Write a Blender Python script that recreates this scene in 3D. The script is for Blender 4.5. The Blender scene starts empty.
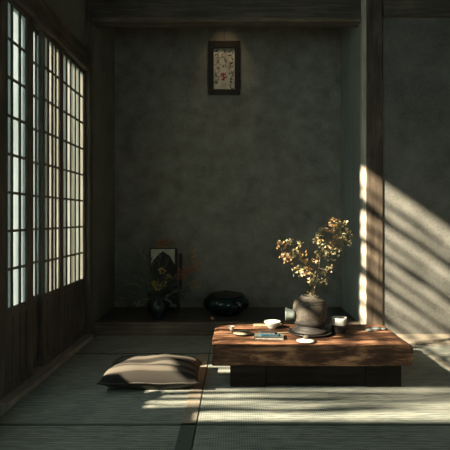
import bpy, bmesh, math, random
from mathutils import Vector, Matrix, noise
random.seed(7)
S = bpy.context.scene
C = S.collection
F = 493.0; CX = 235.0; CY = 218.0; CH = 1.2
def at(x, y, Y):
    return Vector(((x-CX)*Y/F, Y, CH-(y-CY)*Y/F))

# ---------------------------------------------------------------- materials
def nt(name):
    m = bpy.data.materials.new(name); m.use_nodes = True
    t = m.node_tree
    return m, t, t.nodes['Principled BSDF']
def N(t, k, **kw):
    n = t.nodes.new(k)
    for a, b in kw.items():
        if a in n.inputs: n.inputs[a].default_value = b
        else: setattr(n, a, b)
    return n
def coords(t, scale=(1,1,1), kind='Object', rot=(0,0,0)):
    c = N(t, 'ShaderNodeTexCoord'); mp = N(t, 'ShaderNodeMapping')
    mp.inputs['Scale'].default_value = scale; mp.inputs['Rotation'].default_value = rot
    t.links.new(c.outputs[kind], mp.inputs['Vector'])
    return mp.outputs['Vector']
def ramp(t, fac, stops):
    r = N(t, 'ShaderNodeValToRGB'); e = r.color_ramp.elements
    while len(e) < len(stops): e.new(.5)
    for k, (p, c) in enumerate(stops):
        e[k].position = p; e[k].color = (*c, 1)
    t.links.new(fac, r.inputs['Fac']); return r.outputs['Color']
def bump(t, b, h, strength=.4, dist=.01):
    n = N(t, 'ShaderNodeBump'); n.inputs['Strength'].default_value = strength; n.inputs['Distance'].default_value = dist
    t.links.new(h, n.inputs['Height']); t.links.new(n.outputs['Normal'], b.inputs['Normal'])
def plain(name, col, rough=.6, metal=0, spec=.5, var=.25, scale=30, bs=.15):
    m, t, b = nt(name)
    v = coords(t, (1,1,1))
    n = N(t, 'ShaderNodeTexNoise', Scale=scale, Detail=5.0); t.links.new(v, n.inputs['Vector'])
    lo = tuple(c*(1-var) for c in col); hi = tuple(min(1, c*(1+var)) for c in col)
    t.links.new(ramp(t, n.outputs['Fac'], [(.3, lo), (.7, hi)]), b.inputs['Base Color'])
    b.inputs['Roughness'].default_value = rough; b.inputs['Metallic'].default_value = metal
    b.inputs['Specular IOR Level'].default_value = spec
    if bs: bump(t, b, n.outputs['Fac'], bs, .004)
    return m
def wood(name, dark, mid, light, axis=0, scale=6, stretch=14, rough=.6, bs=.5, spec=.4):
    m, t, b = nt(name)
    sc = [stretch]*3; sc[axis] = 1.0
    v = coords(t, tuple(sc))
    n = N(t, 'ShaderNodeTexNoise', Scale=scale*.35, Detail=9.0, Roughness=.65, Distortion=.6); t.links.new(v, n.inputs['Vector'])
    v2 = coords(t, (1,1,1)); n2 = N(t, 'ShaderNodeTexNoise', Scale=4.0, Detail=3.0); t.links.new(v2, n2.inputs['Vector'])
    mx = N(t, 'ShaderNodeMath', operation='MULTIPLY_ADD'); t.links.new(n2.outputs['Fac'], mx.inputs[0]); mx.inputs[1].default_value = .5; t.links.new(n.outputs['Fac'], mx.inputs[2])
    t.links.new(ramp(t, mx.outputs[0], [(.52, dark), (.74, mid), (.98, light)]), b.inputs['Base Color'])
    b.inputs['Roughness'].default_value = rough; b.inputs['Specular IOR Level'].default_value = spec
    bump(t, b, n.outputs['Fac'], bs, .008)
    return m
def plaster(name, lo, hi, bs=.5, streak=(1,1,1)):
    m, t, b = nt(name)
    v = coords(t, streak)
    n = N(t, 'ShaderNodeTexNoise', Scale=2.2, Detail=10.0, Roughness=.62); t.links.new(v, n.inputs['Vector'])
    v2 = coords(t); g = N(t, 'ShaderNodeTexNoise', Scale=55.0, Detail=4.0, Roughness=.7); t.links.new(v2, g.inputs['Vector'])
    mx = N(t, 'ShaderNodeMath', operation='MULTIPLY_ADD'); t.links.new(g.outputs['Fac'], mx.inputs[0]); mx.inputs[1].default_value = .45; t.links.new(n.outputs['Fac'], mx.inputs[2])
    t.links.new(ramp(t, mx.outputs[0], [(.5, lo), (.95, hi)]), b.inputs['Base Color'])
    b.inputs['Roughness'].default_value = .95; b.inputs['Specular IOR Level'].default_value = .15
    bump(t, b, mx.outputs[0], bs, .012)
    return m
def tatami_mat_material(name, lo, hi):
    m, t, b = nt(name)
    v = coords(t)
    w1 = N(t, 'ShaderNodeTexWave', bands_direction='X', Scale=22.0, Distortion=.6, Detail=1.0); t.links.new(v, w1.inputs['Vector'])
    w2 = N(t, 'ShaderNodeTexWave', bands_direction='Y', Scale=11.0, Distortion=1.0, Detail=1.0); t.links.new(v, w2.inputs['Vector'])
    v3 = coords(t, (6, 60, 6)); n = N(t, 'ShaderNodeTexNoise', Scale=2.0, Detail=6.0); t.links.new(v3, n.inputs['Vector'])
    v4 = coords(t, (1, 1, 1)); n4 = N(t, 'ShaderNodeTexNoise', Scale=2.5, Detail=4.0); t.links.new(v4, n4.inputs['Vector'])
    a = N(t, 'ShaderNodeMath', operation='MULTIPLY'); t.links.new(w1.outputs['Fac'], a.inputs[0]); t.links.new(w2.outputs['Fac'], a.inputs[1])
    s1 = N(t, 'ShaderNodeMath', operation='MULTIPLY_ADD'); t.links.new(a.outputs[0], s1.inputs[0]); s1.inputs[1].default_value = .3; t.links.new(n.outputs['Fac'], s1.inputs[2])
    s2 = N(t, 'ShaderNodeMath', operation='MULTIPLY_ADD'); t.links.new(n4.outputs['Fac'], s2.inputs[0]); s2.inputs[1].default_value = .35; t.links.new(s1.outputs[0], s2.inputs[2])
    t.links.new(ramp(t, s2.outputs[0], [(.45, lo), (1.0, hi)]), b.inputs['Base Color'])
    b.inputs['Roughness'].default_value = .6; b.inputs['Specular IOR Level'].default_value = .35
    bump(t, b, s1.outputs[0], .55, .006)
    return m

M = {}
M['dark_wood'] = wood('dark aged timber', (.065,.058,.048), (.11,.098,.08), (.21,.18,.145), axis=2)
M['dark_wood_y'] = wood('dark aged timber along depth', (.05,.044,.036), (.085,.073,.058), (.25,.18,.12), axis=1)
M['dark_wood_x'] = wood('dark aged timber across', (.065,.058,.048), (.11,.097,.08), (.2,.17,.13), axis=0)
M['pillar'] = wood('weathered pillar', (.05,.038,.026), (.10,.08,.058), (.19,.155,.115), axis=2, stretch=9)
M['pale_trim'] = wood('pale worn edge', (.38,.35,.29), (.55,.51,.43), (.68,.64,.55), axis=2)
M['sill'] = wood('worn sill', (.2,.18,.145), (.4,.36,.3), (.6,.55,.47), axis=1)
M['board'] = wood('pale floor board', (.18,.16,.12), (.32,.29,.23), (.45,.41,.33), axis=0)
M['gamachi'] = wood('alcove edge board', (.09,.072,.05), (.18,.145,.105), (.3,.25,.18), axis=0)
M['slab'] = wood('burnt orange old slab', (.012,.007,.005), (.095,.042,.021), (.64,.35,.19), axis=0, scale=9, stretch=7, rough=.6, bs=1.0)
M['plinth'] = wood('dark plinth wood', (.010,.009,.008), (.017,.015,.012), (.03,.026,.02), axis=0, spec=.1, rough=.8)
M['plaster_back'] = plaster('smoky clay plaster', (.19,.192,.163), (.37,.373,.318), .6, (2.5,2.5,2.5))
M['plaster_right'] = plaster('grey clay plaster', (.10,.105,.094), (.25,.255,.228), .9)
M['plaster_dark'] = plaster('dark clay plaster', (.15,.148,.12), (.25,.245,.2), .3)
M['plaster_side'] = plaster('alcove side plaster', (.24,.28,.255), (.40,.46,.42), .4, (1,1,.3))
M['tatami'] = tatami_mat_material('woven rush', (.08,.122,.112), (.48,.50,.43))
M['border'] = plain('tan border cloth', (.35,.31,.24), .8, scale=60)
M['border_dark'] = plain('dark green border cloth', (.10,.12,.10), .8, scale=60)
M['alcove_floor'] = wood('dark alcove boards', (.04,.037,.032), (.075,.068,.057), (.12,.11,.09), axis=0, rough=.35)
M['black_lacquer'] = plain('black lacquer', (.028,.027,.025), .3, scale=20)
M['paper_aged'] = plain('aged paper', (.64,.63,.52), .9, scale=12)
M['ink'] = plain('ink', (.015,.015,.015), .8)
M['red_ink'] = plain('red ink', (.35,.03,.025), .8)
M['clay'] = plain('rough grey clay', (.088,.079,.062), .85, var=.4, scale=45, bs=.5)
M['clay_dark'] = plain('dark clay', (.03,.028,.025), .6, scale=40)
M['porcelain'] = plain('pale porcelain', (.62,.66,.60), .25, var=.06, scale=20, bs=0)
M['celadon'] = plain('pale celadon', (.25,.31,.28), .3, var=.12, scale=20)
M['teal_glaze'] = plain('deep teal glaze', (.006,.022,.023), .15, var=.5, scale=9, bs=.1)
M['blue_glass'] = plain('slate blue glaze', (.025,.045,.048), .25, var=.3, scale=15, bs=.05)
M['blue_cloth'] = plain('blue cover', (.02,.11,.17), .6, scale=30)
M['page'] = plain('page paper', (.55,.5,.4), .85, scale=60)
M['grey_cover'] = plain('grey green cover', (.12,.13,.11), .6, scale=30)
M['olive_cover'] = plain('straw coloured cover', (.34,.29,.19), .7, scale=30)
M['stone'] = plain('blue grey stone', (.20,.25,.26), .5, var=.5, scale=60)
M['copper'] = plain('copper', (.55,.25,.14), .35, 1.0, scale=20)
M['brown_clay'] = plain('red brown clay', (.26,.13,.08), .5, scale=30)
M['stem'] = plain('twig bark', (.22,.18,.11), .8, scale=60)
M['green_leaf'] = plain('dull green leaf', (.07,.10,.075), .5, scale=20)
M['bamboo'] = plain('dry bamboo', (.25,.2,.11), .6, scale=15)
M['garden'] = plain('mossy ground', (.10,.12,.06), .95, scale=8)
def leafmat(name, col):
    m, t, b = nt(name)
    v = coords(t); n = N(t, 'ShaderNodeTexNoise', Scale=40.0); t.links.new(v, n.inputs['Vector'])
    c = ramp(t, n.outputs['Fac'], [(.35, tuple(k*.65 for k in col)), (.65, col)])
    t.links.new(c, b.inputs['Base Color']); b.inputs['Roughness'].default_value = .6
    tr = N(t, 'ShaderNodeBsdfTranslucent'); t.links.new(c, tr.inputs['Color'])
    mx = N(t, 'ShaderNodeMixShader'); mx.inputs[0].default_value = .35
    t.links.new(b.outputs[0], mx.inputs[1]); t.links.new(tr.outputs[0], mx.inputs[2])
    t.links.new(mx.outputs[0], t.nodes['Material Output'].inputs['Surface'])
    return m
M['l_cream'] = leafmat('cream dry leaf', (.85,.78,.5))
M['l_ochre'] = leafmat('ochre dry leaf', (.78,.55,.2))
M['l_peach'] = leafmat('peach dry leaf', (.88,.5,.25))
M['l_olive'] = leafmat('olive dry leaf', (.36,.34,.18))
M['l_red'] = leafmat('rust red petal', (.75,.24,.12))
M['l_yellow'] = leafmat('yellow petal', (1,.8,.25))
# shoji paper; the warmer copy has sun warmth put into its colour
for key_, lo_, hi_ in (('paper', (.56,.64,.66), (.76,.83,.84)), ('paper_sun_tint', (.55,.55,.50), (.80,.82,.78))):
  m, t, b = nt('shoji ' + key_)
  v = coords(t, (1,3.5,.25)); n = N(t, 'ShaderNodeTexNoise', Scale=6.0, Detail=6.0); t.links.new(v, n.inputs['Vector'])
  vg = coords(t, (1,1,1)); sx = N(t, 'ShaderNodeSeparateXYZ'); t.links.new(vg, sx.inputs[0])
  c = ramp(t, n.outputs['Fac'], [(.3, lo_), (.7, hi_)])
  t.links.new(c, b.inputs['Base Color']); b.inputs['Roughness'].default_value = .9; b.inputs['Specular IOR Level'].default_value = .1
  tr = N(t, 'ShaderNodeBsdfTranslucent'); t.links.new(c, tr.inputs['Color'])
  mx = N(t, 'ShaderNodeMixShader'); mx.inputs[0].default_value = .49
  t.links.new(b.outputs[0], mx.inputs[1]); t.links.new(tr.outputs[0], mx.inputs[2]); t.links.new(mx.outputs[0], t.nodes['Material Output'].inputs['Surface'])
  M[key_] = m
# striped cushion fabric
m, t, b = nt('striped cushion cloth')
v = coords(t); wv = N(t, 'ShaderNodeTexWave', bands_direction='Y', Scale=3.1, Distortion=.9, Detail=1.0); wv.inputs['Detail Scale'].default_value = 1.0
wv.inputs['Phase Offset'].default_value = 1.2
t.links.new(v, wv.inputs['Vector'])
t.links.new(ramp(t, wv.outputs['Fac'], [(.0, (.02,.018,.013)), (.34, (.028,.025,.019)), (.5, (.085,.077,.06)), (1, (.125,.113,.088))]), b.inputs['Base Color'])
w3 = N(t, 'ShaderNodeTexWave', bands_direction='X', Scale=60.0); t.links.new(v, w3.inputs['Vector'])
bump(t, b, w3.outputs['Fac'], .3, .002); b.inputs['Roughness'].default_value = .9
M['cushion'] = m
M['cushion_shade_piping'] = plain('cushion shade and piping cloth', (.05,.047,.038), .9, scale=60)  # darker colour paints shade on the cushion's lower half; also the piping

# ---------------------------------------------------------------- mesh builder
class MB:
    def __init__(s): s.bm = bmesh.new(); s.mi = 0
    def _n(s, faces):
        for f in faces: f.material_index = s.mi
    def box(s, x0, x1, y0, y1, z0, z1, mat=None):
        vs = [s.bm.verts.new(p if mat is None else mat @ Vector(p)) for p in
              ((x0,y0,z0),(x1,y0,z0),(x1,y1,z0),(x0,y1,z0),(x0,y0,z1),(x1,y0,z1),(x1,y1,z1),(x0,y1,z1))]
        s._n([s.bm.faces.new([vs[i] for i in q]) for q in ((0,3,2,1),(4,5,6,7),(0,1,5,4),(1,2,6,5),(2,3,7,6),(3,0,4,7))])
        return s
    def tube(s, pts, rad, n=8, smooth=True):
        pts = [Vector(p) for p in pts]
        if not hasattr(rad, '__len__'): rad = [rad]*len(pts)
        rings = []
        for i, p in enumerate(pts):
            d = (pts[min(i+1, len(pts)-1)]-pts[max(i-1, 0)]).normalized()
            a = Vector((0,0,1)) if abs(d.z) < .9 else Vector((1,0,0))
            u = d.cross(a).normalized(); w = d.cross(u)
            rings.append([s.bm.verts.new(p+(u*math.cos(k*2*math.pi/n)+w*math.sin(k*2*math.pi/n))*rad[i]) for k in range(n)])
        fs = []
        for a, b_ in zip(rings, rings[1:]):
            for k in range(n): fs.append(s.bm.faces.new((a[k], a[(k+1)%n], b_[(k+1)%n], b_[k])))
        for f in fs: f.smooth = smooth
        fs.append(s.bm.faces.new(rings[0][::-1])); fs.append(s.bm.faces.new(rings[-1]))
        s._n(fs); return s
    def lathe(s, prof, n=40, mat=None, wob=0):
        # prof: (r,z) list, closed at axis where r == 0
        rings = []
        for r, z in prof:
            if r <= 1e-6:
                p = Vector((0,0,z)); rings.append([s.bm.verts.new(mat@p if mat else p)])
            else:
                R = []
                for k in range(n):
                    a = k*2*math.pi/n; rr = r*(1+wob*noise.noise(Vector((math.cos(a)*1.5, math.sin(a)*1.5, z*9))))
                    p = Vector((rr*math.cos(a), rr*math.sin(a), z)); R.append(s.bm.verts.new(mat@p if mat else p))
                rings.append(R)
        fs = []
        for a, b_ in zip(rings, rings[1:]):
            for k in range(n):
                k2 = (k+1) % n
                if len(a) == 1 and len(b_) == 1: continue
                if len(a) == 1: fs.append(s.bm.faces.new((a[0], b_[k2], b_[k])))
                elif len(b_) == 1: fs.append(s.bm.faces.new((a[k], a[k2], b_[0])))
                else: fs.append(s.bm.faces.new((a[k], a[k2], b_[k2], b_[k])))
        for f in fs: f.smooth = True
        s._n(fs); return s
    def prism(s, poly, d0, d1, axis=0):
        def mk(p, d):
            return (d, p[0], p[1]) if axis == 0 else ((p[0], d, p[1]) if axis == 1 else (p[0], p[1], d))
        a = [s.bm.verts.new(mk(p, d0)) for p in poly]; b_ = [s.bm.verts.new(mk(p, d1)) for p in poly]
        n = len(poly); fs = [s.bm.faces.new(a[::-1]), s.bm.faces.new(b_)]
        for k in range(n): fs.append(s.bm.faces.new((a[k], a[(k+1)%n], b_[(k+1)%n], b_[k])))
        s._n(fs); return s
    def leaf(s, p, d, nrm, L, W, mi=0, curl=.3):
        d = d.normalized(); sd = d.cross(nrm)
        if sd.length < .01: sd = d.orthogonal()
        sd.normalize(); up = sd.cross(d)
        A = [p, p+d*L*.35+sd*W*.5+up*W*curl, p+d*L*.75+sd*W*.35+up*W*curl, p+d*L-up*L*.2,
             p+d*L*.75-sd*W*.35+up*W*curl, p+d*L*.35-sd*W*.5+up*W*curl, p+d*L*.4, p+d*L*.75]
        v = [s.bm.verts.new(q) for q in A]
        for q in ((0,1,6),(1,2,7,6),(2,3,7),(0,6,5),(6,7,4,5),(7,3,4)):
            f = s.bm.faces.new([v[i] for i in q]); f.material_index = mi; f.smooth = True
    def build(s, name, mat, parent=None, bevel=0, origin=None, sub=0):
        bmesh.ops.recalc_face_normals(s.bm, faces=s.bm.faces) if not getattr(s, 'open', False) else None
        me = bpy.data.meshes.new(name)
        o = bpy.data.objects.new(name, me); C.objects.link(o)
        if origin is None and parent is not None: origin = Vector(parent['_o']) if '_o' in parent else Vector((0,0,0))
        if origin is None:
            xs = [v.co for v in s.bm.verts]
            origin = Vector(((min(v.x for v in xs)+max(v.x for v in xs))/2, (min(v.y for v in xs)+max(v.y for v in xs))/2, min(v.z for v in xs)))
        origin = Vector(origin)
        for v in s.bm.verts: v.co -= origin
        s.bm.to_mesh(me); s.bm.free()
        for mm in (mat if isinstance(mat, list) else [mat]): me.materials.append(mm)
        if parent is not None: o.parent = parent
        else: o.location = origin
        o['_o'] = list(origin)
        if bevel:
            md = o.modifiers.new('bevel', 'BEVEL'); md.width = bevel; md.segments = 2; md.limit_method = 'ANGLE'
        if sub:
            md = o.modifiers.new('sub', 'SUBSURF'); md.levels = sub; md.render_levels = sub
        return o
def empty(name, loc, label, cat, group=None):
    o = bpy.data.objects.new(name, None); C.objects.link(o); o.location = loc; o['_o'] = list(loc)
    o.empty_display_size = .1
    return tag(o, label, cat, group)
def tag(o, label, cat, group=None):
    o['label'] = label; o['category'] = cat
    if group: o['group'] = group
    return o
def struct(o): o['kind'] = 'structure'; return o

# ---------------------------------------------------------------- layout numbers
WX = -1.5      # inner face of left wall
YA = 5.06      # alcove front plane
YB = 5.97      # alcove back wall
AXL, AXR = -1.457, 1.285
YR = 4.98      # right plaster wall
HL = 3.2       # lintel underside
HC = 4.0
XR = 3.3

# ---------------------------------------------------------------- setting
struct(MB().box(-1.7, XR+.1, -1.2, 6.1, -.2, -.05).build('floor', M['plinth']))
struct(MB().box(-1.7, XR+.1, -1.2, 6.1, HC, HC+.1).build('ceiling', M['dark_wood_x']))
struct(MB().box(XR, XR+.1, -1.1, YR, -.05, HC).build('wall_right', M['plaster_dark']))
bw = MB(); bw.box(-1.7, .7, -1.2, -1.1, -.05, HC); bw.box(1.9, XR+.1, -1.2, -1.1, -.05, HC); bw.box(.7, 1.9, -1.2, -1.1, 2.7, HC); bw.box(.7, 1.9, -1.2, -1.1, -.05, 1.0)  # unseen opening added to let in sky fill
struct(bw.build('wall_behind', M['plaster_dark']))
struct(MB().box(1.49, XR+.1, YR, YR+.12, -.05, HC).build('wall_front', M['plaster_right']))
struct(MB().box(AXL-.1, AXR+.1, YB, YB+.1, -.05, HC).build('wall_back', M['plaster_back']))
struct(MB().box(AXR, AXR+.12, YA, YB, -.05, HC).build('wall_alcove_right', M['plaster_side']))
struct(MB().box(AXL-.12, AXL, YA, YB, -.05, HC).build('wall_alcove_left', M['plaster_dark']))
struct(MB().box(AXL, AXR, YA+.06, YB, -.05, .12).build('alcove_floor', M['alcove_floor']))
struct(MB().box(AXL, AXR, YA-.02, YA+.06, -.05, .13).build('trim_1', M['gamachi'], bevel=.012))
# lintel + wall above it
l = MB().box(AXL-.1, 1.31, YA-.03, YA+.12, HL, HC); struct(l.build('trim_2', M['dark_wood_x'], bevel=.01))
l = MB().box(AXL, 1.31, YA-.05, YA-.03, HL, HL+.035); struct(l.build('trim_3', M['gamachi']))
l = MB().box(1.49, XR, YR-.06, YR, HL+.02, HC); struct(l.build('trim_4', M['dark_wood_x'], bevel=.01))
# corner pillar left, right pillar and its pale edge strip
struct(MB().box(-1.62, AXL, 4.95, YA+.02, 0, HC).build('trim_5', M['dark_wood'], bevel=.01))
pl = MB()
pl.box(1.32, 1.49, YR-.02, YA+.1, 0, HC); struct(pl.build('trim_6', M['pillar'], bevel=.008))
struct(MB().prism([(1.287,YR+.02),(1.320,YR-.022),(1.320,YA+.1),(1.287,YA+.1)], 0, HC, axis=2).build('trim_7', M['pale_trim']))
# right: pale boards between tatami and wall, low skirting
struct(MB().box(1.33, XR, 4.66, YR-.02, -.05, .004).build('trim_8', M['board']))
struct(MB().box(1.49, XR, YR-.02, YR, -.05, .03).build('baseboard_front', M['board']))
# left wall: beam over shoji, wall above, threshold
struct(MB().box(-1.6, WX+.05, 3.1, 4.95, 2.665, 2.86).build('trim_9', M['dark_wood_y'], bevel=.01))
struct(MB().box(-1.6, WX-.01, 3.1, 4.95, 2.86, HC).build('wall_left', M['plaster_dark']))
struct(MB().box(-1.6, -1.42, 3.1, 4.95, -.05, .035).build('trim_10', M['sill'], bevel=.006))
struct(MB().box(-1.66, -1.50, 3.13, 3.235, -.05, HC).build('trim_11', M['dark_wood'], bevel=.01))
# near left wall: unseen raking edge, brace and slats added to shape the sun
w = MB()
w.prism([(-1.1,-.05),(3.13,-.05),(3.13,.40),(2.91,.62),(2.31,.62),(.3,2.63),(.3,HC),(-1.1,HC)], -1.6, -1.5)  # outline shaped to cut the sun into a floor band
struct(w.build('wall_left_near', M['plaster_dark']))
struct(MB().box(-1.6, -1.5, -.9, 3.13, 3.72, HC).build('trim_12', M['dark_wood_y']))
def diag(v0, v1, h0, h1, x0=-1.6, x1=-1.52):
    return MB().prism([(v0-h0, h0), (v1-h0, h0), (v1-h1, h1), (v0-h1, h1)], x0, x1)
struct(diag(3.46, 3.84, .97, 3.72).build('trim_13', M['dark_wood_y']))  # added blocker keeping sun off the table front
struct(diag(2.93, 3.08, .62, .9).build('trim_14', M['dark_wood_y']))  # added blocker bounding the left end of the sun band
struct(MB().box(-1.6,-1.52, 2.35, 2.70, .62, .66).build('trim_15', M['dark_wood_y']))  # added blocker trimming the small sun patch
struct(MB().box(-1.6,-1.55, 2.55, 2.70, .66, .74).build('trim_30', M['dark_wood_y']))  # added blocker trimming the sun near the cushion
k = 16
for h, th in ((3.50,.05),(3.33,.13),(3.13,.05),(2.98,.08),(2.80,.05),(2.66,.09),(2.48,.05),(2.33,.09),(2.15,.05),(2.0,.08)):  # wavy bars added out of view to stripe the right wall
    z0 = h-th/2
    ya = 3.9-h if 3.9-h > 1.2 else 1.2
    pts = [(-1.56, ya+(3.13-ya)*i/30, h+.03*noise.noise(Vector((i*.22, h*9, 1)))+.008*noise.noise(Vector((i*.7, h*5, 3)))) for i in range(31)]
    struct(MB().tube(pts, [max(.008, th/2*(1+.9*noise.noise(Vector((i*.3, h*7, 6))))) for i in range(31)], 6).build('trim_%d' % k, M['dark_wood_y'])); k += 1
# unseen wavy canes added to stripe the sunlit floor
for v0, r, sd in ((3.08,.036,2),(3.20,.014,9),(3.27,.030,3),(3.38,.036,4)):
    pts = []
    for i in range(40):
        h = -.25+i*4.05/39
        v = v0+.06*noise.noise(Vector((h*1.6, sd*7.3, 0)))+.02*noise.noise(Vector((h*6, sd*3.1, 2)))
        rr = 1
        pts.append((-1.66-.6*(v0-3.08), v-h, h))
    rad = [r*(1.0+.9*noise.noise(Vector((q[2]*2.2, sd*5.7, 4)))) for q in pts]
    o = MB().tube(pts, [max(.004, q) for q in rad], 6).build('shade_cane', M['bamboo'])
    tag(o, 'wavy cane added out of view to stripe the sun on the floor', 'cane', 'canes added to stripe the sun')
for v0, r, sd in ((4.0,.016,6),(4.16,.014,8),(4.33,.022,9)):  # unseen diagonal laths added to dapple the sun on the table
    pts = []
    for i in range(30):
        h = v0-3.10+i*(3.7-v0+3.10)/29
        pts.append((-1.57, v0+.05*noise.noise(Vector((h*1.6, sd*7.3, 0)))-h-.03, h))
    struct(MB().tube(pts, r, 6).build('trim_%d' % (26+sd), M['dark_wood_y']))
struct(MB().box(-14, -1.6, -9, 14, -.4, -.25).build('ground', M['garden']))

# shoji windows
ROW = .2567
def shoji(idx, y0, y1, s0, s1, bars, xin):
    # s0 / s1 widths of stiles; opening between
    root = MB()
    x0, x1 = xin-.035, xin
    root.box(x0, x1, y0, y0+s0, .035, 2.665); root.box(x0, x1, y1-s1, y1, .035, 2.665)
    root.box(x0+.002, x1-.002, y0+s0, y1-s1, 2.64, 2.665); root.box(x0+.002, x1-.002, y0+s0, y1-s1, .535, .6)
    root.box(x0+.002, x1-.002, y0+s0, y1-s1, .035, .10)
    r = struct(root.build('window_%d' % idx, M['dark_wood'], bevel=.003))
    mb = MB()
    for i in range(1, 8): mb.box(x0+.020, x1-.005, y0+s0, y1-s1, .6+i*ROW-.009, .6+i*ROW+.009)
    for yb in bars: mb.box(x0+.022, x1-.006, yb-.015, yb+.015, .6, 2.64)
    mb.build('lattice', M['dark_wood'], r)
    MB().box(x0+.018, x0+.020, y0+s0-.005, y1-s1+.005, .595, 2.645).build('shoji_paper', M['paper' if idx < 3 else 'paper_sun_tint'], r)
    lw = MB(); lw.box(x0+.012, x1-.012, y0+s0, y1-s1, .10, .535)
    yy = y0+s0+.09
    while yy < y1-s1-.04:
        lw.box(x1-.014, x1-.004, yy-.008, yy+.008, .10, .535); yy += .12
    lw.build('lower_panel', M['dark_wood'], r)
    return r
shoji(1, 3.235, 3.665, .025, .105, (3.335, 3.46), -1.50)
shoji(2, 3.62, 3.95, .15, .05, (3.835,), -1.54)
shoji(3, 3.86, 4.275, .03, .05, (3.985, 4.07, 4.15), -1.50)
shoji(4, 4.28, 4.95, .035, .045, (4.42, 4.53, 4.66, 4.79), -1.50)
# garden poles just outside the paper, whose shadows fall on it
for y, xo, r in ((2.95,-2.0,.03),(3.16,-1.95,.02),(3.28,-1.9,.03),(3.47,-1.85,.025),(3.62,-1.95,.03),(3.84,-1.9,.02),(3.95,-2.0,.02),(4.12,-1.9,.03),(4.3,-1.95,.02),(4.5,-1.9,.02)):
    o = MB().tube([(xo, y, -.25), (xo+.01, y+.01, 1.4), (xo, y, 3.0)], r, 8).build('bamboo_pole', M['bamboo'])
    tag(o, 'upright bamboo pole of the garden screen outside the shoji', 'pole', 'bamboo poles outside the shoji')

# ---------------------------------------------------------------- tatami
def mat_thing(x0, x1, y0, y1, label, borders, dark):
    g = .004
    x0 += g; x1 -= g; y0 += g; y1 -= g
    r = empty('tatami_mat', ((x0+x1)/2, (y0+y1)/2, -.05), label, 'tatami mat', 'tatami mats of the floor')
    bw = .022
    MB().box(x0, x1, y0, y1, -.05, -.002).build('woven_rush', M['tatami'], r)
    for bd in borders:
        if bd == 'L': q = (x0, x0+bw, y0, y1)
        if bd == 'R': q = (x1-.085, x1, y0, y1)
        if bd == 'F': q = (x0, x1, y0, y0+bw)
        if bd == 'B': q = (x0, x1, y1-bw, y1)
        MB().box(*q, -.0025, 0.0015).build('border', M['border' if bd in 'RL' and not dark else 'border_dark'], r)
SX = -.225; SR = 1.70
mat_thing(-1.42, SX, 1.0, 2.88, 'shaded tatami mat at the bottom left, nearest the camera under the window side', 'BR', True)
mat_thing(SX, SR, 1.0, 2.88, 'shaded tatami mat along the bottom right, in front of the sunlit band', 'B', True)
mat_thing(-1.42, SX, 2.88, 4.35, 'green-grey tatami mat carrying the striped floor cushion', 'R', False)
mat_thing(SX, SR, 2.88, 4.35, 'tatami mat under the low table, sunlit along its front', '', False)
mat_thing(SR, XR, 1.0, 4.35, 'tatami mat at the right edge beyond the table shadow', 'L', False)
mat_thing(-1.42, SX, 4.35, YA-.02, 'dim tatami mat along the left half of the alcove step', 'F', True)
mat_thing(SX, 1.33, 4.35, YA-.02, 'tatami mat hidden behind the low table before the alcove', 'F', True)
mat_thing(1.33, XR, 4.35, 4.66, 'narrow sunlit tatami strip before the right plaster wall', '', False)

# ---------------------------------------------------------------- low table
TX0, TX1, TY0, TY1, TH = -.165, 1.265, 3.50, 4.21, .30
tbl = empty('low_table', ((TX0+TX1)/2, (TY0+TY1)/2, 0), 'rough thick-slabbed low wooden tea table in the middle of the tatami floor', 'table')
bm = bmesh.new(); NX, NY, NZ = 90, 46, 12
s = MB(); 
def slab_pt(i, j, k):
    u, v, w_ = i/NX, j/NY, k/NZ
    x = TX0+(TX1-TX0)*u; y = TY0+(TY1-TY0)*v; z = .145+(TH-.145)*w_
    # rounded, worn edges
    r = .016
    p = Vector((x, y, z)); c = Vector((min(max(x, TX0+r), TX1-r), min(max(y, TY0+r), TY1-r), min(max(z, .145+r), TH-r)))
    dlt = p-c
    if dlt.length > 1e-9:
        m_ = max(abs(dlt.x), abs(dlt.y), abs(dlt.z)); p = c+dlt.normalized()*m_ if m_ > 0 else p
    side = 1-abs(2*w_-1)
    nx = noise.noise(Vector((p.y*3, p.z*12, 1)))*.012; ny = noise.noise(Vector((p.x*3.5, p.z*16, 5)))*.012+noise.noise(Vector((p.x*14, p.z*30, 9)))*.006
    if i in (0, NX): p.x += nx
    if j in (0, NY): p.y += ny
    if k == NZ: p.z += noise.noise(Vector((p.x*2, p.y*16, 3)))*.004+noise.noise(Vector((p.x*7, p.y*30, 8)))*.002 - .004
    if k == NZ and (j < 3 or i < 3 or i > NX-3): p.z -= abs(noise.noise(Vector((p.x*9, p.y*9, 2))))*.012
    return p
cache = {}
def sv(i, j, k):
    if (i, j, k) not in cache: cache[(i,j,k)] = s.bm.verts.new(slab_pt(i, j, k))
    return cache[(i,j,k)]
for i in range(NX):
    for j in range(NY):
        for k_ in (0, NZ): s.bm.faces.new((sv(i,j,k_), sv(i+1,j,k_), sv(i+1,j+1,k_), sv(i,j+1,k_)))
    for k_ in range(NZ):
        for j in (0, NY): s.bm.faces.new((sv(i,j,k_), sv(i+1,j,k_), sv(i+1,j,k_+1), sv(i,j,k_+1)))
for j in range(NY):
    for k_ in range(NZ):
        for i in (0, NX): s.bm.faces.new((sv(i,j,k_), sv(i,j+1,k_), sv(i,j+1,k_+1), sv(i,j,k_+1)))
for f in s.bm.faces: f.smooth = True
s.build('tabletop', M['slab'], tbl)
for x0, x1 in ((-.035, .22), (.93, 1.185)):
    MB().box(x0, x1, TY0+.006, TY1-.05, 0, .15).build('leg', M['plinth'], tbl, bevel=.006)
MB().box(.22, .93, TY0+.018, TY0+.16, .003, .15).build('stretcher', M['plinth'], tbl, bevel=.004)

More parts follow.
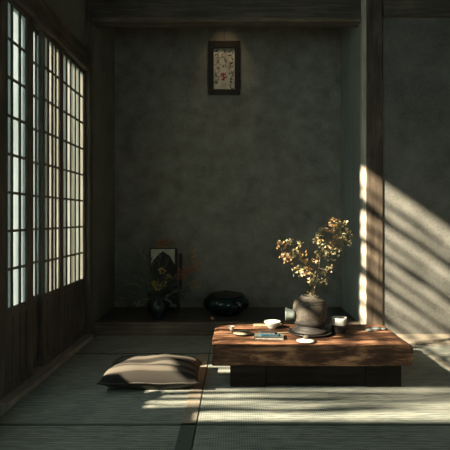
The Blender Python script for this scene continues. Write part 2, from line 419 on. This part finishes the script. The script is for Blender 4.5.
# ---------------------------------------------------------------- cushion
cu = empty('floor_cushion', (-.60, 3.62, 0), 'plump striped beige floor cushion lying on the tatami left of the table', 'cushion')
n = 48; W_, D_, H_ = .345, .25, .165
def pil(u, v, top):
    e = ((1-abs(u)**3.2)*(1-abs(v)**3.2))
    pin = 1-.06*(1-v*v)*abs(u)**4; pin2 = 1-.05*(1-u*u)*abs(v)**4
    x = u*W_*pin; y = v*D_*pin2
    t_ = max(e, 0)**.42
    f = .028*math.sin(v*7+1.2*math.sin(u*2.2)+.6)*t_*.35+noise.noise(Vector((u*2, v*2.5, 3)))*.012*t_
    seam = .066+.006*noise.noise(Vector((u*2, v*2, 0)))
    if abs(u) > .9 and abs(v) > .9: seam += 0.004
    z = seam+(H_-.066)*t_+f if top else max(.001, seam-(seam-.002)*min(1, t_*1.25))
    if not top:
        q_ = 1-.10*min(1, t_*2); x *= q_; y *= q_
    return Vector((x-.60, y+3.62, z))
s = MB()
for top in (True, False):
    g = [[s.bm.verts.new(pil(2*i/n-1, 2*j/n-1, top)) for j in range(n+1)] for i in range(n+1)]
    for i in range(n):
        for j in range(n):
            f = s.bm.faces.new((g[i][j], g[i+1][j], g[i+1][j+1], g[i][j+1])); f.smooth = True; f.material_index = 0 if top else 1  # lower half takes the painted shade colour
bmesh.ops.remove_doubles(s.bm, verts=s.bm.verts, dist=.0006)
ccv = s.build('cushion_cover', [M['cushion'], M['cushion_shade_piping']], cu)
pts = []
for q in range(4*24):
    e, k_ = divmod(q, 24); a = 2*k_/24-1
    u, v = ((a,-1),(1,a),(-a,1),(-1,-a))[e]
    p = pil(u, v, True); pts.append(p)
pts.append(pts[0]); MB().tube(pts, .005, 6).build('piping', M['cushion_shade_piping'], ccv)
cu.rotation_euler = (0, 0, math.radians(1.5))

# ---------------------------------------------------------------- teapot vase + branch
TP = at(310, 327, 3.86); tz = TH
tray = tag(MB().lathe([(0,0),(.155,0),(.172,.012),(.174,.017),(.165,.013),(0,.012)], 48, Matrix.Translation((TP.x, 3.86, tz))).build('tray', M['black_lacquer']),
           'wide black lacquer tray beneath the grey clay pot on the table', 'tray')
st = tag(MB().lathe([(0,0),(.135,0),(.142,.010),(.136,.020),(.118,.030),(.112,.044),(.116,.054),(0,.054)], 48, Matrix.Translation((TP.x, 3.86, tz+.0135))).build('pot_stand', M['clay_dark']),
         'low dark round stand directly under the grey clay pot', 'stand')
z0 = tz+.069
pot = empty('clay_pot', (TP.x, 3.86, z0), 'round grey clay side-handled pot holding a dry leafy branch', 'pot')
prof = [(0,0),(.108,0),(.116,.006),(.124,.04),(.1315,.085),(.134,.12),(.130,.155),(.116,.185),(.094,.203),(.074,.209),(.072,.222),(.060,.224),(.056,.205),(.08,.19),(.11,.15),(.11,.08),(.09,.03),(0,.02)]
MB().lathe(prof, 56, Matrix.Translation((TP.x, 3.86, z0)), wob=.004).build('pot_body', M['clay'], pot)
rb = MB()
for zz, rr in ((.188,.114),(.172,.123)): 
    rb.lathe([(rr-.006,zz-.004),(rr+.003,zz-.003),(rr+.003,zz+.002),(rr-.006,zz+.004)], 56, Matrix.Translation((TP.x, 3.86, z0)))
rb.build('shoulder_ring', M['clay'], pot)
MB().lathe([(0,0),(.110,0),(.1215,.003),(.1262,.03),(.123,.034),(.10,.034),(0,.034)], 56, Matrix.Translation((TP.x, 3.86, z0))).build('foot_band', M['clay_dark'], pot)
hm = Matrix.Translation((TP.x-.122, 3.82, z0+.085)) @ Matrix.Rotation(math.radians(-90), 4, 'Y') @ Matrix.Rotation(math.radians(-8), 4, 'X')
MB().lathe([(0,0),(.034,0),(.036,.02),(.043,.05),(.050,.068),(.052,.073),(.046,.073),(.040,.06),(.03,.03),(0,.02)], 28, hm).build('side_handle', M['celadon'], pot)

br = empty('dry_branch', (TP.x+.01, 3.86, z0+.02), 'dry branch with cream, ochre and peach leaves standing in the grey clay pot', 'branch')
def P(x, y, dy=0):
    Y = 3.86+dy; return at(x, y, Y)
stems = [[(311,318,0),(313,294,0),(317,280,.01),(319,266,.0),(320,255,.02),(325,243,.02),(331,232,.03),(338,226,.03)],
         [(318,272,0),(312,262,-.03),(303,257,-.05),(296,250,-.07),(288,247,-.08),(281,244,-.09)],
         [(303,257,-.05),(300,248,-.04),(300,242,-.04)],[(312,262,-.03),(304,268,-.06),(296,269,-.08)],
         [(320,258,.02),(330,252,.06),(338,246,.08),(346,240,.1)],[(325,243,.02),(321,234,0),(320,228,0),(327,224,.01)],
         [(319,268,0),(326,270,-.04),(331,269,-.05)],[(316,284,0),(322,282,-.03),(325,280,-.03)],
         [(331,232,.03),(341,231,.06),(349,232,.1)],[(314,290,0),(311,278,-.05),(309,272,-.05)],[(296,250,-.07),(290,256,-.1),(285,258,-.1)],
         [(331,232,.03),(336,222,.0),(342,224,0)]]
sm = MB()
for sgi, sg in enumerate(stems):
    p = [P(*q) for q in sg]; r0 = .0052 if sgi == 0 else .0028
    sm.tube(p, [r0*(1-.6*i/len(p)) for i in range(len(p))], 6)
sm.build('stem', M['stem'], br)
lf = MB(); lf.open = True
rn = random.Random(3)
clusters = [(281,245,5,.1,14,'p'),(289,242,4,.09,12,'c'),(300,245,4,.05,12,'c'),(287,256,7,.1,34,'p'),(293,253,5,.1,18,'c'),(304,257,5,.05,14,'o'),(298,269,7,.08,26,'c'),(306,271,6,.05,20,'p'),
  (304,263,4,.06,10,'o'),(319,239,6,0,24,'c'),(321,230,5,0,16,'c'),(325,248,6,.02,26,'c'),(333,223,6,0,24,'o'),(343,226,7,.03,26,'v'),(348,236,6,.1,20,'v'),(340,236,8,.05,34,'v'),(334,241,5,.03,16,'p'),
  (337,250,7,.08,28,'v'),(329,256,6,.05,22,'c'),(320,255,5,.02,18,'c'),(310,276,6,.05,20,'c'),(314,282,4,.03,10,'v'),(326,269,6,.04,18,'c'),(323,281,5,.03,14,'v'),(331,229,5,.03,14,'o'),(312,293,3,.0,10,'c'),(347,243,4,.1,8,'v'),(315,262,3,.02,7,'p')]
pal = {'p':(2,2,2,0,1),'c':(0,0,1,3),'o':(1,1,2,0),'v':(3,3,1,0,3)}
for x, y, R_, dy, cnt, kd in clusters:
    dd = -dy if x < 318 else dy
    for _ in range(int(cnt*1.15)):
        a = rn.uniform(0, 6.283); rr = R_*math.sqrt(rn.random())
        p = P(x+rr*math.cos(a), y+rr*math.sin(a)*.9, dd+rn.uniform(-.03,.03))
        d = Vector((rn.uniform(-1,1), rn.uniform(-1,1), rn.uniform(-.6,.9))); nn = Vector((rn.uniform(-1,1), rn.uniform(-1,1), rn.uniform(-1,1)))
        L = rn.uniform(.018,.034)
        lf.leaf(p, d, nn, L, L*.6, rn.choice(pal[kd]))
lf.build('leaves', [M['l_cream'], M['l_ochre'], M['l_peach'], M['l_olive']], br)

# ---------------------------------------------------------------- things on the table
def on(x, y, z=TH):     # table-top point seen at pixel (x, y)
    Y = F*(CH-z)/(y-CY); return Vector(((x-CX)*Y/F, Y, z-.002))
def book(name, c, w_, d_, h_, rz, cover, label, group=None):
    r = empty(name, c, label, 'book', group)
    Rm = Matrix.Translation(c) @ Matrix.Rotation(math.radians(rz), 4, 'Z')
    cv = MB(); cv.box(-w_/2, w_/2, -d_/2, d_/2, 0, .003, Rm); cv.box(-w_/2, w_/2, -d_/2, d_/2, h_-.003, h_, Rm); cv.box(-w_/2, -w_/2+.004, -d_/2, d_/2, .003, h_-.003, Rm)
    cv.build('cover', cover, r)
    MB().box(-w_/2+.005, w_/2-.005, -d_/2+.004, d_/2-.004, .0031, h_-.0031, Rm).build('pages', M['page'], r)
    return r
b0 = on(269, 337.5); 
book('book', b0, .22, .13, .018, -4, M['grey_cover'], 'lowest grey-green book lying at the left end of the table')
book('book', b0+Vector((-.005,.02,.030)), .115, .06, .010, -14, M['clay_dark'], 'smallest dark notebook topmost on the blue-covered book')
book('book', b0+Vector((.0,.015,.018)), .13, .12, .012, 8, M['blue_cloth'], 'small blue-covered book stacked on the grey-green book')
c = on(242, 334.5)
r = empty('plate', c, 'dark-rimmed straw-coloured plate left of the book stack near the table corner', 'plate')
MB().lathe([(0,0),(.05,0),(.075,.012),(.083,.017),(.076,.019),(.07,.015)], 40, Matrix.Translation(c)).build('rim', M['clay_dark'], r)
MB().lathe([(0,.008),(.07,.0145),(.0,.013)], 40, Matrix.Translation(c)).build('dish_centre', M['olive_cover'], r)
# white tea bowl
c = on(273, 330)+Vector((0,.07,.0))
def bowl(name, c, R_, H2, mat, label, cat, inner=None):
    pr = [(0,.004),(R_*.42,.0),(R_*.46,.006),(R_*.75,H2*.45),(R_*.97,H2*.9),(R_,H2),(R_*.95,H2),(R_*.7,H2*.5),(R_*.3,.012),(0,.01)]
    return tag(MB().lathe(pr, 40, Matrix.Translation(c), wob=.01).build(name, mat), label, cat)
bowl('tea_bowl', c, .068, .058, M['porcelain'], 'pale flared tea bowl behind the stack of books', 'bowl')
bowl('tea_cup', on(231.5, 330), .024, .032, M['porcelain'], 'tiny white cup at the far left edge of the table', 'cup')
# saucer with knob lid
c = on(306, 341.5)
r = empty('knobbed_dish', c, 'small pale dish-like cover with a round knob lying alone near the front of the table', 'lid')
MB().lathe([(0,0),(.05,0),(.066,.006),(.069,.01),(.05,.014),(.03,.02),(0,.022)], 36, Matrix.Translation(c)).build('dish', M['porcelain'], r)
MB().lathe([(0,.018),(.014,.02),(.012,.026),(.022,.034),(.022,.042),(.012,.048),(0,.049)], 20, Matrix.Translation(c)).build('knob', M['clay'], r)
# two tone cup
c = on(339, 332.5)
r = empty('tea_cup', c, 'two-tone tea cup, pale above and dark below, right of the clay pot', 'cup')
MB().lathe([(0,0),(.040,0),(.048,.01),(.056,.045),(.0575,.066),(.05,.066),(0,.05)], 36, Matrix.Translation(c)).build('lower_glaze', M['clay_dark'], r, )
MB().lathe([(.0575,.066),(.0605,.105),(.0625,.122),(.058,.122),(.052,.068),(.0,.064),(0,.06),(.05,.06)], 36, Matrix.Translation(c)).build('upper_glaze', M['porcelain'], r)
# small caddy between pot and cup
c = on(327.5, 331)
r = empty('tea_caddy', c, 'slim red-brown caddy with pale base between clay pot and two-tone cup', 'caddy')
MB().lathe([(0,0),(.02,0),(.022,.01),(.022,.055),(.018,.06),(0,.06)], 24, Matrix.Translation(c)).build('caddy_body', M['celadon'], r)
MB().lathe([(0,.06),(.014,.06),(.018,.075),(.016,.092),(0,.098)], 24, Matrix.Translation(c)).build('caddy_lid', M['brown_clay'], r)
# paper sheet behind bowl and tea scoop
c = on(268, 325.5); tag(MB().box(-.12,.12,-.03,.03,0,.012, Matrix.Translation(c)@Matrix.Rotation(.05,4,'Z')).build('folded_cloth', M['olive_cover'], bevel=.004), 'folded buff cloth at the back of the table behind the tea bowl', 'cloth')
c = on(289, 333.5); tag(MB().tube([c+Vector((-.09,.0,.006)), c+Vector((0,.01,.008)), c+Vector((.05,.016,.008)), c+Vector((.075,.02,.014))], [.004,.004,.006,.008], 8).build('tea_scoop', M['bamboo']), 'thin bamboo tea scoop lying between books and clay pot', 'scoop')
for (x, y, R_, lb) in ((369,331,.022,'leftmost pale stone of the trio at the right of the tabletop'),(376,330,.03,'middle and largest blue-grey stone of the trio on the tabletop'),(383,329.5,.019,'rightmost dark stone of the trio near the right table end')):
    c = on(x, y); q = MB()
    bmesh.ops.create_icosphere(q.bm, subdivisions=3, radius=1)
    for v in q.bm.verts:
        d = v.co.normalized(); v.co = Vector((d.x*R_*1.15, d.y*R_, d.z*R_*.5))*(1+.22*noise.noise(d*1.8+Vector((x,0,0)))); v.co += c+Vector((0,0,R_*.46))
    for f in q.bm.faces: f.smooth = True
    tag(q.build('stone', M['celadon' if x == 369 else 'stone']), lb, 'stone')

# ---------------------------------------------------------------- framed calligraphy
YW = YB-.002
def wp(x, y): return at(x, y, YB)
a = wp(208.5, 95); b_ = wp(240, 42)
pic = empty('framed_calligraphy', ((a.x+b_.x)/2, YB, a.z), 'black-framed calligraphy sheet hanging high on the alcove back wall', 'picture')
fr = MB(); fw = .065
fr.box(a.x, b_.x, YB-.05, YB-.001, a.z, a.z+fw*.9); fr.box(a.x, b_.x, YB-.05, YB-.001, b_.z-fw*1.3, b_.z)
fr.box(a.x, a.x+fw, YB-.05, YB-.001, a.z+fw*.9, b_.z-fw*1.3); fr.box(b_.x-fw, b_.x, YB-.05, YB-.001, a.z+fw*.9, b_.z-fw*1.3)
fr.build('frame', M['black_lacquer'], pic, bevel=.004)
px0, px1, pz0, pz1 = a.x+fw, b_.x-fw, a.z+fw*.9, b_.z-fw*1.3
MB().box(px0, px1, YB-.02, YB-.012, pz0, pz1).build('paper_sheet', M['paper_aged'], pic)
def strokes(mb, cx, cz, sz, rn, n_):
    for _ in range(n_):
        x = cx+rn.uniform(-.5,.5)*sz; z = cz+rn.uniform(-.5,.5)*sz
        ang = rn.choice((0, 0, 1.57, .8, -.8, 1.3)) + rn.uniform(-.25,.25); L = sz*rn.uniform(.35,.8); wd = sz*rn.uniform(.13,.22)
        dx, dz = math.cos(ang), math.sin(ang)
        p = [(x-dx*L/2-dz*wd/2, z-dz*L/2+dx*wd/2), (x-dx*L/2+dz*wd/2, z-dz*L/2-dx*wd/2), (x+dx*L/2+dz*wd/4, z+dz*L/2-dx*wd/4), (x+dx*L/2-dz*wd/4, z+dz*L/2+dx*wd/4)]
        y0 = YB-.0225-rn.random()*.0004
        vs = [mb.bm.verts.new((min(max(q[0], px0+.004), px1-.004), y0, min(max(q[1], pz0+.004), pz1-.004))) for q in p] 
        vb = [mb.bm.verts.new((v.co.x, YB-.019, v.co.z)) for v in vs]
        mb.bm.faces.new(vs); 
        for k_ in range(4): mb.bm.faces.new((vs[k_], vs[(k_+1)%4], vb[(k_+1)%4], vb[k_]))
ik = MB(); rn = random.Random(11); w_ = px1-px0; h_ = pz1-pz0
for cxf in (.17, .5, .83):
    for czf in (.92, .80, .68, .55, .42, .30, .18, .07):
        if cxf == .5 and czf < .45: continue
        if rn.random() < .12: continue
        strokes(ik, px0+w_*cxf, pz0+h_*czf, .052, rn, 5)
ik.build('ink_writing', M['ink'], pic)
rk = MB(); strokes(rk, px0+w_*.5, pz0+h_*.33, .075, rn, 11); rk.build('red_seal_mark', M['red_ink'], pic)
MB().tube([((a.x+b_.x)/2-.0, YB-.006, b_.z-.01), ((a.x+b_.x)/2, YB-.006, b_.z+.16)], .003, 6).build('hanging_cord', M['ink'], pic)

# small alcove downlight above the picture (behind the lintel)
lamp = empty('ceiling_spotlight', (0,5.45,3.98), 'small dark spotlight hidden behind the lintel above the calligraphy', 'lamp')
MB().lathe([(0,0),(.045,0),(.05,-.02),(.05,-.10),(.04,-.11),(.04,-.06),(0,-.05)], 24, Matrix.Translation((-.12,5.5,3.99))).build('lamp_housing', M['black_lacquer'], lamp)
L = bpy.data.lights.new('spot', 'SPOT'); L.energy = 9; L.color = (1,.68,.4); L.spot_size = math.radians(50); L.spot_blend = 1; L.shadow_soft_size = .03
lo = bpy.data.objects.new('lamp_light', L); C.objects.link(lo); lo.location = (-.12, 5.5, 3.86)
lo.rotation_euler = (Vector((-.12,5.97,2.95))-Vector((-.12,5.5,3.86))).to_track_quat('-Z','Y').to_euler()

# ---------------------------------------------------------------- alcove left group
AZ = .12
# dark stand with print
c0 = at(150, 0, 5.72); c1 = at(178, 0, 5.72)
sx0, sx1 = c0.x-.02, c1.x+.02
sdt = empty('wooden_stand', ((sx0+sx1)/2, 5.72, AZ), 'tall black wooden stand in the dark left end of the alcove', 'stand')
MB().box(sx0, sx1, 5.60, 5.88, .36, .385).build('stand_top', M['black_lacquer'], sdt, bevel=.003)
MB().box(sx0+.02, sx1-.02, 5.61, 5.87, .20, .36).build('apron', M['black_lacquer'], sdt)
for xx in (sx0+.01, sx1-.035):
    for yy in (5.61, 5.845): MB().box(xx, xx+.025, yy, yy+.025, AZ, .36).build('leg', M['black_lacquer'], sdt)
q0 = at(151, 264, 5.72); q1 = at(175, 249, 5.72)
pr = empty('framed_print', ((q0.x+q1.x)/2, 5.72, .385), 'upright print of a dark pointed peak on pale ground, on the black stand', 'picture')
f = MB(); zt = q1.z; xb0, xb1 = q0.x, q1.x
f.box(xb0-.012, xb0, 5.705, 5.735, .385, zt+.01); f.box(xb1, xb1+.03, 5.705, 5.735, .385, zt+.01); f.box(xb0, xb1, 5.705, 5.735, zt, zt+.01); f.box(xb0, xb1, 5.705, 5.735, .385, .40)
f.build('frame', M['black_lacquer'], pr)
MB().box(xb0, xb1, 5.715, 5.722, .40, zt).build('pale_ground', M['paper_aged'], pr)
f = MB(); wd = xb1-xb0; xm = (xb0+xb1)/2; hh = zt-.40; zs = zt-.175
f.prism([(xb0+.001,.401),(xb1-.001,.401),(xb1-.001,zs-.01),(xm+wd*.42,zs+.03),(xm+wd*.30,zs+.09),(xm+wd*.12,zs+.125),(xm,zs+.15),(xm-wd*.14,zs+.12),(xm-wd*.30,zs+.08),(xm-wd*.43,zs+.02),(xb0+.001,zs-.02)], 5.7135, 5.7145, axis=1)
f.build('dark_peak', M['clay_dark'], pr)
# dried red flowers lying on the frame top
def flowerball(mb, c, R_, cnt, rn, mis, L0=.014):
    for _ in range(cnt):
        d = Vector((rn.gauss(0,1), rn.gauss(0,1), rn.gauss(0,1))).normalized()
        mb.leaf(c+Vector((d.x*R_[0], d.y*R_[1], d.z*R_[2]))*rn.random()**.4, d, Vector((rn.gauss(0,1), rn.gauss(0,1), 1)), L0*rn.uniform(.7,1.4), L0*.7, rn.choice(mis))
q = MB(); q.open = True; rn = random.Random(5)
ct = at(163, 243, 5.72)
flowerball(q, ct+Vector((0,0,.0)), (.10,.03,.045), 190, rn, (0,0,1,2), .018)
tag(q.build('dried_flower_bunch', [M['l_red'], M['l_ochre'], M['l_olive']], origin=ct-Vector((0,0,.05))), 'low bunch of dried rusty flowers resting on top of the framed print', 'dried flowers')
# red seal box beside
c = at(178, 256, 5.70)
bx = empty('narrow_box', (c.x+.02, 5.66, .385), 'narrow black upright box with a tiny red mark beside the print', 'box')
MB().box(c.x-.005+.02, c.x+.035+.02, 5.64, 5.69, .385, c.z+.03).build('box_body', M['black_lacquer'], bx, bevel=.003)
MB().box(c.x+.005+.02, c.x+.02+.02, 5.6385, 5.641, c.z-.01, c.z+.008).build('red_mark', M['red_ink'], bx)
# flower vase
vc = Vector(((158-CX)*5.28/F, 5.28, AZ))
vs = tag(MB().lathe([(0,0),(.05,0),(.055,.01),(.078,.08),(.084,.13),(.07,.17),(.045,.195),(.04,.215),(.05,.235),(.044,.235),(.034,.21),(.04,.19),(.06,.16),(.07,.12),(.045,.02),(0,.015)], 36, Matrix.Translation(vc)).build('flower_vase', M['blue_glass'], origin=vc),
         'small slate-blue glazed vase on the alcove floor holding wild flowers', 'vase')
fl = empty('flower_arrangement', vc+Vector((0,0,.19)), 'loose arrangement of dark leaves with yellow and rust flowers in the slate-blue vase', 'flowers')
top = vc+Vector((0,0,.18))
gl = MB(); gl.open = True; rn = random.Random(21)
tips = [(118,292),(120,300),(128,310),(130,272),(137,262),(143,254),(150,262),(126,283),(140,280),(160,258),(168,262),(178,285),(182,300),(172,305),(186,293),(146,290),(134,305),(176,275),(152,278),(165,280)]
stm = MB()
for (x, y) in tips:
    e = at(x, y, 5.28+rn.uniform(-.12,.12)); mid = (top+e)/2+Vector((0,0,.06))
    stm.tube([top, (top+mid)/2+Vector((0,0,.02)), mid, e], [.003,.0028,.002,.001], 5)
    for k_ in range(9):
        t_ = .3+.7*k_/8
        p = top.lerp(mid, t_*2) if t_ < .5 else mid.lerp(e, t_*2-1)
        d = (e-top).normalized()+Vector((rn.uniform(-.8,.8), rn.uniform(-.6,.6), rn.uniform(-.6,.6)))
        gl.leaf(p, d, Vector((rn.uniform(-1,1),-1,rn.uniform(0,1))), rn.uniform(.05,.10), .016, 0)
fl_tips = [(168,277,'y'),(162,271,'y'),(158,287,'y'),(164,284,'y'),(155,284,'y'),(180,272,'r'),(186,268,'r'),(190,270,'r'),(178,278,'r'),(196,267,'r'),(184,277,'r'),(194,258,'o'),(199,266,'o'),(192,286,'o'),(198,283,'o'),(193,253,'o')]
blo = MB(); blo.open = True
for x, y, kd in fl_tips:
    e = at(x, y, 5.28+rn.uniform(-.08,.08)); mid = (top+e)/2+Vector((-.01,0,.03))
    stm.tube([top, mid, e], [.003,.002,.0012], 5)
    flowerball(blo, e, (.032,.03,.028) if kd != 'o' else (.035,.02,.05), 40 if kd != 'o' else 30, rn, {'y':(0,),'r':(1,),'o':(2,1,2)}[kd], .016)
stm.build('stem', M['green_leaf'], fl); gl.build('leaves', M['green_leaf'], fl)
blo.build('blossoms', [M['l_yellow'], M['l_red'], M['l_ochre']], fl)

# teal glazed pot
bc = Vector(((226-CX)*5.55/F, 5.55, AZ))
r = empty('glazed_pot', bc, 'squat dark teal glazed pot on the alcove floor behind the table', 'pot')
MB().lathe([(0,0),(.14,0),(.16,.012),(.235,.07),(.262,.12),(.25,.165),(.205,.205),(.19,.212),(.18,.21),(.18,.2),(0,.2)], 56, Matrix.Translation(bc)).build('pot_body', M['teal_glaze'], r)
lid_ = MB().lathe([(0,.215),(.20,.212),(.20,.222),(.16,.236),(.04,.244),(0,.245)], 48, Matrix.Translation(bc)).build('pot_lid', M['clay_dark'], r)
MB().lathe([(0,.24),(.02,.24),(.024,.256),(.012,.262),(0,.262)], 20, Matrix.Translation(bc)).build('knob', M['clay_dark'], lid_)
cc = Vector(((212-CX)*5.2/F, 5.2, AZ))
tag(MB().lathe([(0,0),(.02,0),(.026,.012),(.024,.026),(.012,.038),(.005,.046),(0,.047)], 20, Matrix.Translation(cc)).build('bell', M['copper']), 'tiny copper bell on the alcove step in front of the teal pot', 'bell')

# ---------------------------------------------------------------- light
a_, s_ = .70, .70
SUN = bpy.data.lights.new('sun', 'SUN'); SUN.energy = 19.0; SUN.color = (1.0,.83,.62); SUN.angle = math.radians(1.3)
so = bpy.data.objects.new('sun_light', SUN); C.objects.link(so)
so.rotation_euler = Vector((1, a_, -s_)).to_track_quat('-Z', 'Y').to_euler()
Wd = bpy.data.worlds.new('sky'); S.world = Wd; Wd.use_nodes = True
bg = Wd.node_tree.nodes['Background']; bg.inputs['Color'].default_value = (.60,.75,.735,1); bg.inputs['Strength'].default_value = 2.9

cam = bpy.data.cameras.new('camera'); co = bpy.data.objects.new('camera', cam); C.objects.link(co)
co.location = (0,0,CH); co.rotation_euler = (math.pi/2, 0, 0)
cam.sensor_width = 36; cam.lens = 36*F/450; cam.shift_x = -(CX-225)/450; cam.shift_y = -(225-CY)/450
cam.clip_start = .05
S.camera = co
S.view_settings.view_transform = 'Standard'; S.view_settings.look = 'None'
S.view_settings.exposure = 0.12; S.view_settings.gamma = 1; S.view_settings.use_curve_mapping = False
for o in bpy.data.objects:
    if '_o' in o: del o['_o']
